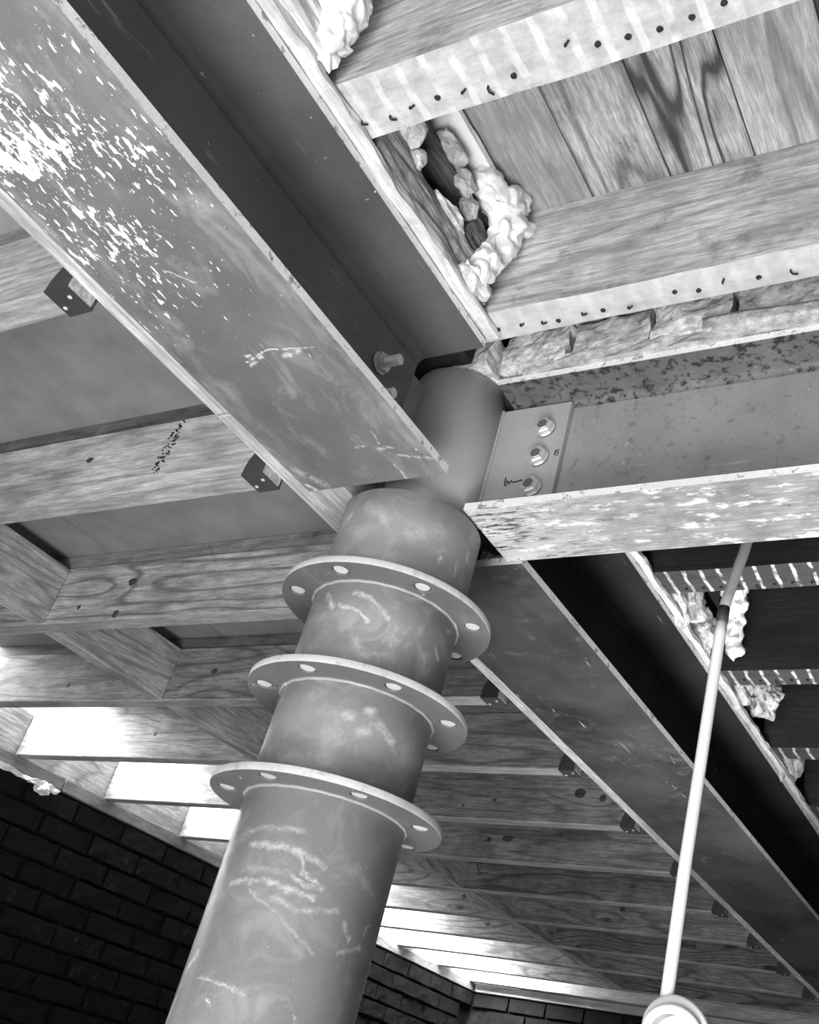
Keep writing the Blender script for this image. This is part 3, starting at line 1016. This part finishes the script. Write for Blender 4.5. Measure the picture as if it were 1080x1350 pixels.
KNOTS = {1: [(-.62, .91, .010, .006)], 2: [(-.919, .917, .014, .009), (-.927, .836, .009, .010), (-1.06, .86, .006, .006), (-.45, .90, .006, .005)], 3: [(-1.02, .90, .010, .008), (-1.55, .87, .008, .007), (-.8, .88, .005, .005)],
         4: [(-.55, .90, .008, .006), (-1.62, .90, .008, .007)], 5: [(-.351, .910, .017, .014), (-.280, .899, .011, .011), (-.62, .88, .006, .005), (-.72, .86, .004, .004)],
         6: [(-.784, .895, .022, .010), (-.853, .886, .010, .008), (-.596, .918, .008, .006)], 7: [(-.5, .88, .008, .008)], 8: [(-.7, .90, .012, .010), (-1.4, .89, .010, .010)], 9: [(-.4, .90, .03, .014), (-1.5, .88, .014, .010)]}
STAMPS = {1: [(-.424, .908, -.02, .105, 46)], 7: [(-1.112, .899, .0, .045, 18)], 9: [(-.55, .89, .0, .03, 14)]}
for k, yf in enumerate(yfar):
    yc = yf - JW / 2
    j = empty('pine_joist', (-1.2, yc, Z(H0)), JL[k], 'joist', 'new pine joists left of the beams')
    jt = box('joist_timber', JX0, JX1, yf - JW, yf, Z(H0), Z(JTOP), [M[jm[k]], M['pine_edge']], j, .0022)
    for p in jt.data.polygons:
        if p.normal.z < -.5:
            p.material_index = 1
    box('batten', -1.95, -0.215 if k else -.205, yf - JW + (.007 if k % 2 else .004), yf - .003, Z(JTOP + .0005), Z(1.0055), M['batten' if k in (1, 3, 5, 6, 8) else 'batten2'], j, .001)
    ho = bpy.data.objects.new('joist_hanger', hanger_me)
    col.objects.link(ho)
    ho.parent = j
    ho.location = Vector((-0.1745, yc, Z(0.8195))) - wloc(j)
    for dx, dy in ((-.034, .008), (-.010, -.006)):
        nn = bpy.data.objects.new('nail', nail_head)
        col.objects.link(nn)
        nn.parent = ho
        nn.location = (dx, dy, .0002)
        nn.rotation_euler = (math.pi, 0, 0)
    for (kx, kh, rx, rh) in KNOTS.get(k, []):
        chunk('knot', (kx, yf - JW + .0002, Z(kh)), (rx, .0011, rh), M['knot'], j, int(kx * -91) + k, .3, 3, True)
    for (sx_, sh_, w_s, h_s, n_s) in STAMPS.get(k, []):
        bm = bmesh.new()
        for q in range(n_s):
            tt = q / max(1, n_s - 1)
            px_, pz_ = w_s * (tt - .5) * .5 + random.uniform(-.011, .011), h_s * (.5 - tt) + random.uniform(-.004, .004)
            mm_ = Matrix.Translation((px_, 0, pz_)) @ Matrix.Rotation(random.uniform(-1, 1), 4, 'Y') @ Matrix.Diagonal((random.uniform(.003, .010), .0008, random.uniform(.0016, .0035), 1))
            bmesh.ops.create_cube(bm, size=1.0, matrix=mm_)
        from_bm('printed_stamp', bm, M['black'], j, (sx_, yf - JW - .0003, Z(sh_)))
    joists.append(j)

# blocking (noggins) between the joists, mid span and over the wall plate
NL = ['between the second and third joists at the left edge', 'between the third and fourth joists, its end grain side knotty', 'between the fourth and fifth joists, left of the column',
      'between the fifth and sixth joists, beside the column', 'between the sixth and seventh joists, behind the column', 'just right of the column shaft, under the dim joists',
      'with a pale sunlit face, right of the column shaft', 'fourth back from the far wall', 'third back from the far wall', 'second back from the far wall, pale edged', 'nearest the far wall beside the white coil']
for i, k in enumerate(range(1, 11)):
    x = -1.147 - (0.012 if k % 2 == 0 else 0.0) - random.uniform(0, .006)
    n_ = box('timber_noggin', x - 0.042, x, yfar[k] + .0008, yfar[k + 1] - JW - .0008, Z(H0 + .001), Z(JTOP - .004), M['pine_y'], None, .002)
    tag(n_, 'short pine noggin ' + NL[i], 'noggin', 'noggins between the new joists')
WLN = ['fourth', 'fifth', 'sixth', 'seventh']
ORD = ['first', 'second', 'third', 'fourth', 'fifth', 'sixth', 'seventh', 'eighth', 'ninth', 'tenth', 'eleventh', 'twelfth', 'last']
for k in range(3, 12):
    n_ = box('wall_blocking', WX - 0.045, WX - 0.004, yfar[k] + .0008, yfar[k + 1] - JW - .0008, Z(H_J0 + .0005), Z(JTOP - .004), M['pine_y'], None, .002)
    tag(n_, 'pale pine blocking on the left wall plate between the %s and %s joists' % (ORD[k], ORD[k + 1]), 'blocking', 'blocking over the left wall plate')

# ------------------------------------------------------------------ old floor on the right: boards and joists
HO, HB = 1.100, 1.326
fu = empty('floor_upper', (0.6, -1.0, Z(HB)), 'old plank floor above the right hand bays, seen from below', kind='structure')
seams = [0.153, 0.2865, 0.419, 0.551, 0.6847, 0.818, 0.951, 1.084, 1.217, 1.35, 1.483, 1.616, 1.75]
bmats = ['board_a', 'board_d', 'board_b', 'board_c', 'board_b', 'board_a', 'board_c', 'board_d', 'board_a', 'board_b', 'board_c', 'board_a']
for a, b_, mm in zip(seams[:-1], seams[1:], bmats):
    box('floorboard', a + .0012, b_ - .0012, -1.9, 0.02, Z(HB) + random.uniform(0, .0015), Z(HB + .024), M[mm], fu, .0008)
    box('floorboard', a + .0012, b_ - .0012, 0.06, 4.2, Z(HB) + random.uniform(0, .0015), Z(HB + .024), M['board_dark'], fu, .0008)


def old_joist(y0, y1, x0, mats, label, wob, seed, nails, bentish=False, cat='joist'):
    """hand sawn joist: slightly wandering lower edge; body and marked underside"""
    nx = 60
    L = 2.75 - x0
    bm = gridbox_bm(L, y1 - y0, HB - HO - .001, nx, 4, 6)
    for v in bm.verts:
        p = Vector((v.co.x * 3, v.co.y * 10, v.co.z * 6)) + Vector((seed * 3.3, seed, 0))
        d = noise.noise_vector(p) * wob
        d2 = noise.noise_vector(p * 6) * wob * .35
        v.co.y += d.y + d2.y
        if v.co.z < 0:
            v.co.z += d.z * .4
    bm.normal_update()
    for f in bm.faces:
        c = f.calc_center_median()
        f.material_index = 1 if c.z < -(HB - HO) / 2 + .012 and abs(c.y) < (y1 - y0) / 2 and abs(f.normal.z) > .7 else 0
    j = empty('old_joist', ((x0 + 2.75) / 2, (y0 + y1) / 2, Z(HO)), label, cat, 'old joists right of the beams')
    from_bm('joist_timber', bm, mats, j, ((x0 + 2.75) / 2, (y0 + y1) / 2, Z((HO + HB) / 2)))
    for i, (nx_, ny_) in enumerate(nails):
        r = random.random()
        if r < .55:
            o_ = chunk('nail', (nx_, ny_, Z(HO - .0005)), (.0042, .0036, .0035), M['nail'], j, i, .3, 2)
        else:
            a = random.uniform(-1, 1)
            s = [(0, 0, .004), (0.001, 0, -.004), (.004 * math.cos(a), .004 * math.sin(a), -.007), (.011 * math.cos(a), .011 * math.sin(a), -.006)]
            o_ = from_bm('nail', tube_bm(s, .0016, 5), M['nail'], j, (nx_, ny_, Z(HO)))
    return j


n1 = [(0.149, -.514), (.191, -.508), (.224, -.511), (.266, -.511), (.300, -.508), (.335, -.504), (.373, -.507), (.449, -.523), (.486, -.511), (.523, -.508), (.560, -.505), (.598, -.506), (.636, -.510)]
n2 = [(.149, -.119), (.189, -.12), (.225, -.117), (.252, -.112), (.294, -.118), (.328, -.115), (.367, -.112), (.444, -.122), (.478, -.116), (.515, -.123), (.566, -.118), (.61, -.119)]
old_joist(-0.569, -0.484, 0.115, [M['old_side'], M['lath1']], 'old joist at the top of the picture, underside striped with plaster lath marks', .005, 1, n1)
old_joist(-0.153, -0.097, 0.112, [M['old_side'], M['lath2']], 'old weathered joist just above the row of bricks, pale nailed underside', .004, 2, n2)
old_joist(0.624, 0.709, 0.117, [M['old_dark'], M['lath3']], 'dark old joist just beyond the scraped beam, crossed by the white cable', .004, 3,
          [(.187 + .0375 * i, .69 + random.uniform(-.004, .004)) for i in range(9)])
old_joist(1.079, 1.160, 0.117, [M['old_dark'], M['lath3']], 'dark old joist second beyond the scraped beam at the right edge', .004, 4,
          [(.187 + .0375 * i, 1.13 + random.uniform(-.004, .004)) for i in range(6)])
old_joist(1.5435, 1.62, 0.117, [M['old_dark'], M['lath3']], 'dark old joist third beyond the scraped beam at the right edge', .004, 5, [])
old_joist(2.0, 2.08, 0.117, [M['old_dark'], M['lath3']], 'dark old joist farthest back at the right edge', .004, 6, [])

# ------------------------------------------------------------------ wall standing on the beams
wu = empty('wall_upper', (0, 0, Z(HT)), 'remains of the old masonry standing on top of the steel beams', kind='structure')
box('masonry_core', -0.125, 0.062, -2.7, 4.2, Z(1.106), Z(1.36), M['core'], wu)
box('masonry_core', 0.064, 2.7, 0.012, 0.12, Z(1.086), Z(1.36), M['core'], wu)
# bricks and mortar on the side beam
rough('mortar_bed', 0.15, 2.6, -0.034, 0.03, Z(1.0845), Z(1.106), M['mortar'], wu, .006, (26, 20, 40), (130, 4, 3), 8, .003)
bx = [0.10, 0.232, 0.371, 0.503, 0.64, 0.78, 0.915, 1.05, 1.19, 1.33]
for i, (a, b_) in enumerate(zip(bx[:-1], bx[1:])):
    rough('brick', a + .005, b_ - .006, -0.034 + random.uniform(-.004, .004), 0.06, Z(1.1055 - (.010 if i == 0 else 0)), Z(1.172), M['brick'] if i in (0, 2, 5) else M['brick2'], wu, .006, (28, 20, 34), (12, 6, 7), 20 + i, .0025)
    rough('brick', a + .05, b_ + .04, -0.024, 0.06, Z(1.184), Z(1.25), M['brick2'], wu, .005, (28, 20, 34), (8, 4, 5), 40 + i, .0025)
rough('brick', 0.012, 0.094, -0.052, 0.05, Z(1.098), Z(1.168), M['brick'], wu, .006, (24, 20, 30), (10, 8, 7), 61, .0025)
# smooth mortar bead at the right, like a poured lip
rough('mortar_bed', 0.46, 1.6, -0.047, -0.01, Z(1.089), Z(1.113), M['mortar'], wu, .007, (9, 20, 12), (70, 5, 4), 77, .001, True)

# ------------------------------------------------------------------ packer, rotten timber, rubble and foam above the main beam
pk = rough('timber_packer', -0.12, 0.147, -2.3, -0.112, Z(1.0875), Z(1.0985), M['splinter'], None, .006, (30, 9, 20), (6, 160, 2), 5, .004)
tag(pk, 'pale splintered timber packer along the top edge of the main beam', 'packer', 'packers on the beams')
pk2 = rough('timber_packer', -0.12, 0.143, 0.15, 3.6, Z(1.0875), Z(1.0985), M['splinter'], None, .006, (30, 9, 20), (6, 160, 2), 6, .004)
tag(pk2, 'ragged pale packer along the top edge of the dark rear beam', 'packer', 'packers on the beams')

r1 = rough('rotten_timber', 0.068, 0.146, -0.478, -0.165, Z(1.1005), Z(1.168), M['rotten'], None, .010, (40, 7, 40), (6, 40, 8), 11, .006)
tag(r1, 'grey rotten timber end lying on the packer between the two old joists', 'timber', 'decayed timbers above the main beam')
r2 = rough('rotten_timber', 0.066, 0.135, -0.470, -0.175, Z(1.232), Z(1.262), M['rotten_dark'], None, .010, (40, 9, 40), (6, 36, 5), 13, .006)
tag(r2, 'dark split timber across the top of the hollow between the two old joists', 'timber', 'decayed timbers above the main beam')
r3 = rough('rotten_timber', 0.068, 0.158, -1.25, -0.590, Z(1.1005), Z(1.150), M['splinter'], None, .010, (40, 6, 40), (6, 50, 6), 15, .006)
tag(r3, 'pale splintered timber at the top edge of the picture, beside the main beam', 'timber', 'decayed timbers above the main beam')
r4 = rough('rotten_timber', 0.068, 0.166, -1.2, -0.630, Z(1.172), Z(1.245), M['rotten'], None, .012, (30, 6, 30), (6, 44, 7), 17, .006)
tag(r4, 'grey flaking timber above the pale splinters at the top edge', 'timber', 'decayed timbers above the main beam')
r5 = rough('rotten_timber', 0.080, 0.146, -0.255, -0.160, Z(1.170), Z(1.229), M['rotten_dark'], None, .010, (40, 12, 40), (6, 16, 8), 19, .007)
tag(r5, 'dark broken timber stump below the lower end of the white foam', 'timber', 'decayed timbers above the main beam')

stones = [((.138, -.440, 1.188), (.028, .034, .026), 'pale rubble lump hanging below the striped old joist', 'plaster'),
          ((.146, -.400, 1.166), (.014, .017, .014), 'small pale rubble lump beside the hollow', 'plaster'),
          ((.136, -.335, 1.272), (.020, .034, .018), 'pale mortar lump beside the white foam strip', 'mortar'),
          ((.138, -.285, 1.252), (.018, .026, .022), 'grey mortar lump touching the foam', 'mortar'),
          ((.142, -.262, 1.222), (.013, .017, .020), 'small mortar lump left of the foam blob', 'mortar'),
          ((.140, -.300, 1.170), (.014, .040, .012), 'flat pale flake lying on the rotten timber', 'plaster'),
          ((.148, -.212, 1.116), (.020, .038, .020), 'white chipped wooden lump at the end of the lower old joist', 'splinter')]
for i, (c, s, lab, mm) in enumerate(stones):
    o = chunk('rubble_lump', (c[0], c[1], Z(c[2])), s, M[mm], None, 30 + i, .45, 3)
    tag(o, lab, 'rubble', 'rubble above the main beam')


def foam(name, blobs, label, seed):
    mb = bpy.data.metaballs.new('tmp_foam')
    mb.resolution = 0.0042
    mb.render_resolution = 0.0042
    mb.threshold = 0.25
    for (x, y, h, r) in blobs:
        e = mb.elements.new()
        e.co = (x, y, Z(h))
        e.radius = r * 1.55
    tmp = bpy.data.objects.new('tmp_foam_obj', mb)
    col.objects.link(tmp)
    bpy.context.view_layer.update()
    dg = bpy.context.evaluated_depsgraph_get()
    me = bpy.data.meshes.new_from_object(tmp.evaluated_get(dg))
    bpy.data.objects.remove(tmp)
    bpy.data.metaballs.remove(mb)
    me.materials.clear()
    c = Vector((sum(b[0] for b in blobs), sum(b[1] for b in blobs), sum(Z(b[2]) for b in blobs))) / len(blobs)
    for v in me.vertices:
        p = v.co * 55 + Vector((seed, 0, 0))
        q = v.co * 150 + Vector((0, seed, 0))
        v.co = v.co + noise.noise_vector(p) * .0085 + noise.noise_vector(q) * .0038 - c
    o = link(name, me, M['foam'], None, c, True)
    return tag(o, label, 'foam', 'expanding foam')


st_ = rough('plaster_strip', 0.108, 0.164, -0.482, -0.262, Z(1.302), Z(1.3135), M['foam'], None, .0025, (30, 12, 40), (4, 30, 2), 88, .001)
tag(st_, 'straight white plaster strip along the edge of the floorboards, above the foam', 'plaster')
fb = []
for (x, y, h, r, n) in ((.152, -.258, 1.290, .026, 4), (.160, -.232, 1.272, .032, 6), (.165, -.205, 1.285, .034, 7), (.166, -.190, 1.255, .032, 6), (.162, -.185, 1.225, .028, 5),
                        (.158, -.190, 1.195, .026, 4), (.154, -.200, 1.160, .030, 6), (.152, -.205, 1.135, .026, 5), (.176, -.158, 1.278, .018, 4)):
    fb.append((x, y, h, r * .80))
    for q in range(n):
        fb.append((x + random.uniform(-.3, .6) * r, y + random.uniform(-.9, .9) * r, h + random.uniform(-.9, .9) * r, r * random.uniform(.28, .48)))
foam('expanding_foam', fb, 'white expanding foam oozing down beside the old floorboards', 3.0)
fb = []
for (x, y, h, r, n) in ((.150, -.645, 1.262, .030, 4), (.156, -.625, 1.230, .032, 5), (.160, -.612, 1.195, .034, 6), (.160, -.618, 1.160, .032, 5), (.157, -.612, 1.128, .022, 3), (.152, -.600, 1.106, .013, 2), (.150, -.67, 1.29, .026, 3)):
    fb.append((x, y, h, r * .82))
    for q in range(n):
        fb.append((x + random.uniform(-.3, .6) * r, y + random.uniform(-.9, .6) * r, h + random.uniform(-.9, .9) * r, r * random.uniform(.28, .48)))
foam('expanding_foam', fb, 'white expanding foam lump at the top edge of the picture', 8.0)

# broken plaster and foam along the rear beam
pp = [((.118, .46, 1.14), (.03, .05, .05), 'pale plaster lump peeping out just below the scraped beam flange'),
      ((.125, .80, 1.165), (.045, .085, .075), 'large pale plaster patch above the rear beam, left of the white cable'),
      ((.135, .955, 1.14), (.030, .055, .045), 'pale plaster wedge above the rear beam, behind the white cable'),
      ((.125, 1.24, 1.15), (.040, .070, .060), 'pale plaster patch above the rear beam, right of the white cable'),
      ((.150, 1.40, 1.18), (.045, .060, .050), 'torn white plaster hanging beyond the second dark joist'),
      ((.125, 1.73, 1.16), (.045, .085, .070), 'grey plaster patch farthest along the rear beam')]
for i, (c, s, lab) in enumerate(pp):
    o = chunk('plaster_patch', (c[0], c[1], Z(c[2])), s, M['plaster' if i != 5 else 'mortar'], None, 50 + i, .55, 4)
    tag(o, lab, 'plaster', 'broken plaster above the rear beam')
foam('expanding_foam', [(.205, .93, 1.245, .030), (.215, .905, 1.275, .028), (.20, .96, 1.215, .028), (.195, .985, 1.185, .024), (.19, 1.0, 1.155, .024), (.19, 1.02, 1.128, .020), (.222, .885, 1.300, .024)],
     'white foam streak behind the hanging cable', 5.0)
k_ = chunk('plaster_patch', (.50, .724, Z(1.23)), (.030, .012, .018), M['plaster'], None, 71, .5, 3)
tag(k_, 'small white plaster splash stuck to the dark side of the old joist', 'plaster', 'broken plaster above the rear beam')

# ------------------------------------------------------------------ hanging cable
cb = empty('hanging_cable', (0.43, 0.25, Z(0.15)), 'white cable hanging beside the rear beam, coiled at its lower end', 'cable')
CY = 0.25


def cabpts(hs):
    t = [(1.30, .50), (.904, .461), (.791, .435), (.699, .432), (.400, .421), (.2247, .417), (.19, .4165)]
    out = []
    for h in hs:
        for (h1, x1), (h0, x0) in zip(t[:-1], t[1:]):
            if h0 <= h <= h1:
                u = (h - h0) / (h1 - h0)
                out.append((x0 + (x1 - x0) * u - .43, 0.0, h - .15))
                break
    return out


o0 = (0.43, CY, Z(.15))
from_bm('cord', tube_bm(cabpts([.20 + (.765 - .20) * i / 24 for i in range(25)]), .0088, 12), M['cable'], cb, o0, True)
from_bm('tape_band', tube_bm(cabpts([.762, .775, .789]), .0094, 12), M['tape'], cb, o0, True)
from_bm('shaded_cord', tube_bm(cabpts([.787 + (1.29 - .787) * i / 20 for i in range(21)]), [.0088 - .0000 * i for i in range(21)], 12), M['sheath'], cb, o0, True)
view = Vector((0.92434 - .435, -1.0911 - CY, -.19)).normalized()
u_ = view.cross(Vector((0, 0, 1))).normalized()
w_ = u_.cross(view).normalized()
for i, (cx_, ch_, rr, dd, th) in enumerate(((.4345, .182, .0365, .0, .0066), (.430, .178, .0315, .013, .0062), (.441, .174, .034, -.011, .0062), (.436, .170, .027, .004, .0055))):
    c = Vector((cx_, CY, Z(ch_))) + view * dd - Vector(o0)
    tilt = .25 * (i - 1)
    loop = [c + (u_ * math.cos(t) + w_ * math.sin(t) + view * tilt * math.sin(t) * .4) * rr * (1 + .05 * math.sin(2 * t + i)) for t in [2 * math.pi * q / 48 for q in range(48)]]
    from_bm('coil_loop', tube_bm(loop, th, 10, True), M['cable'], cb, o0, True)
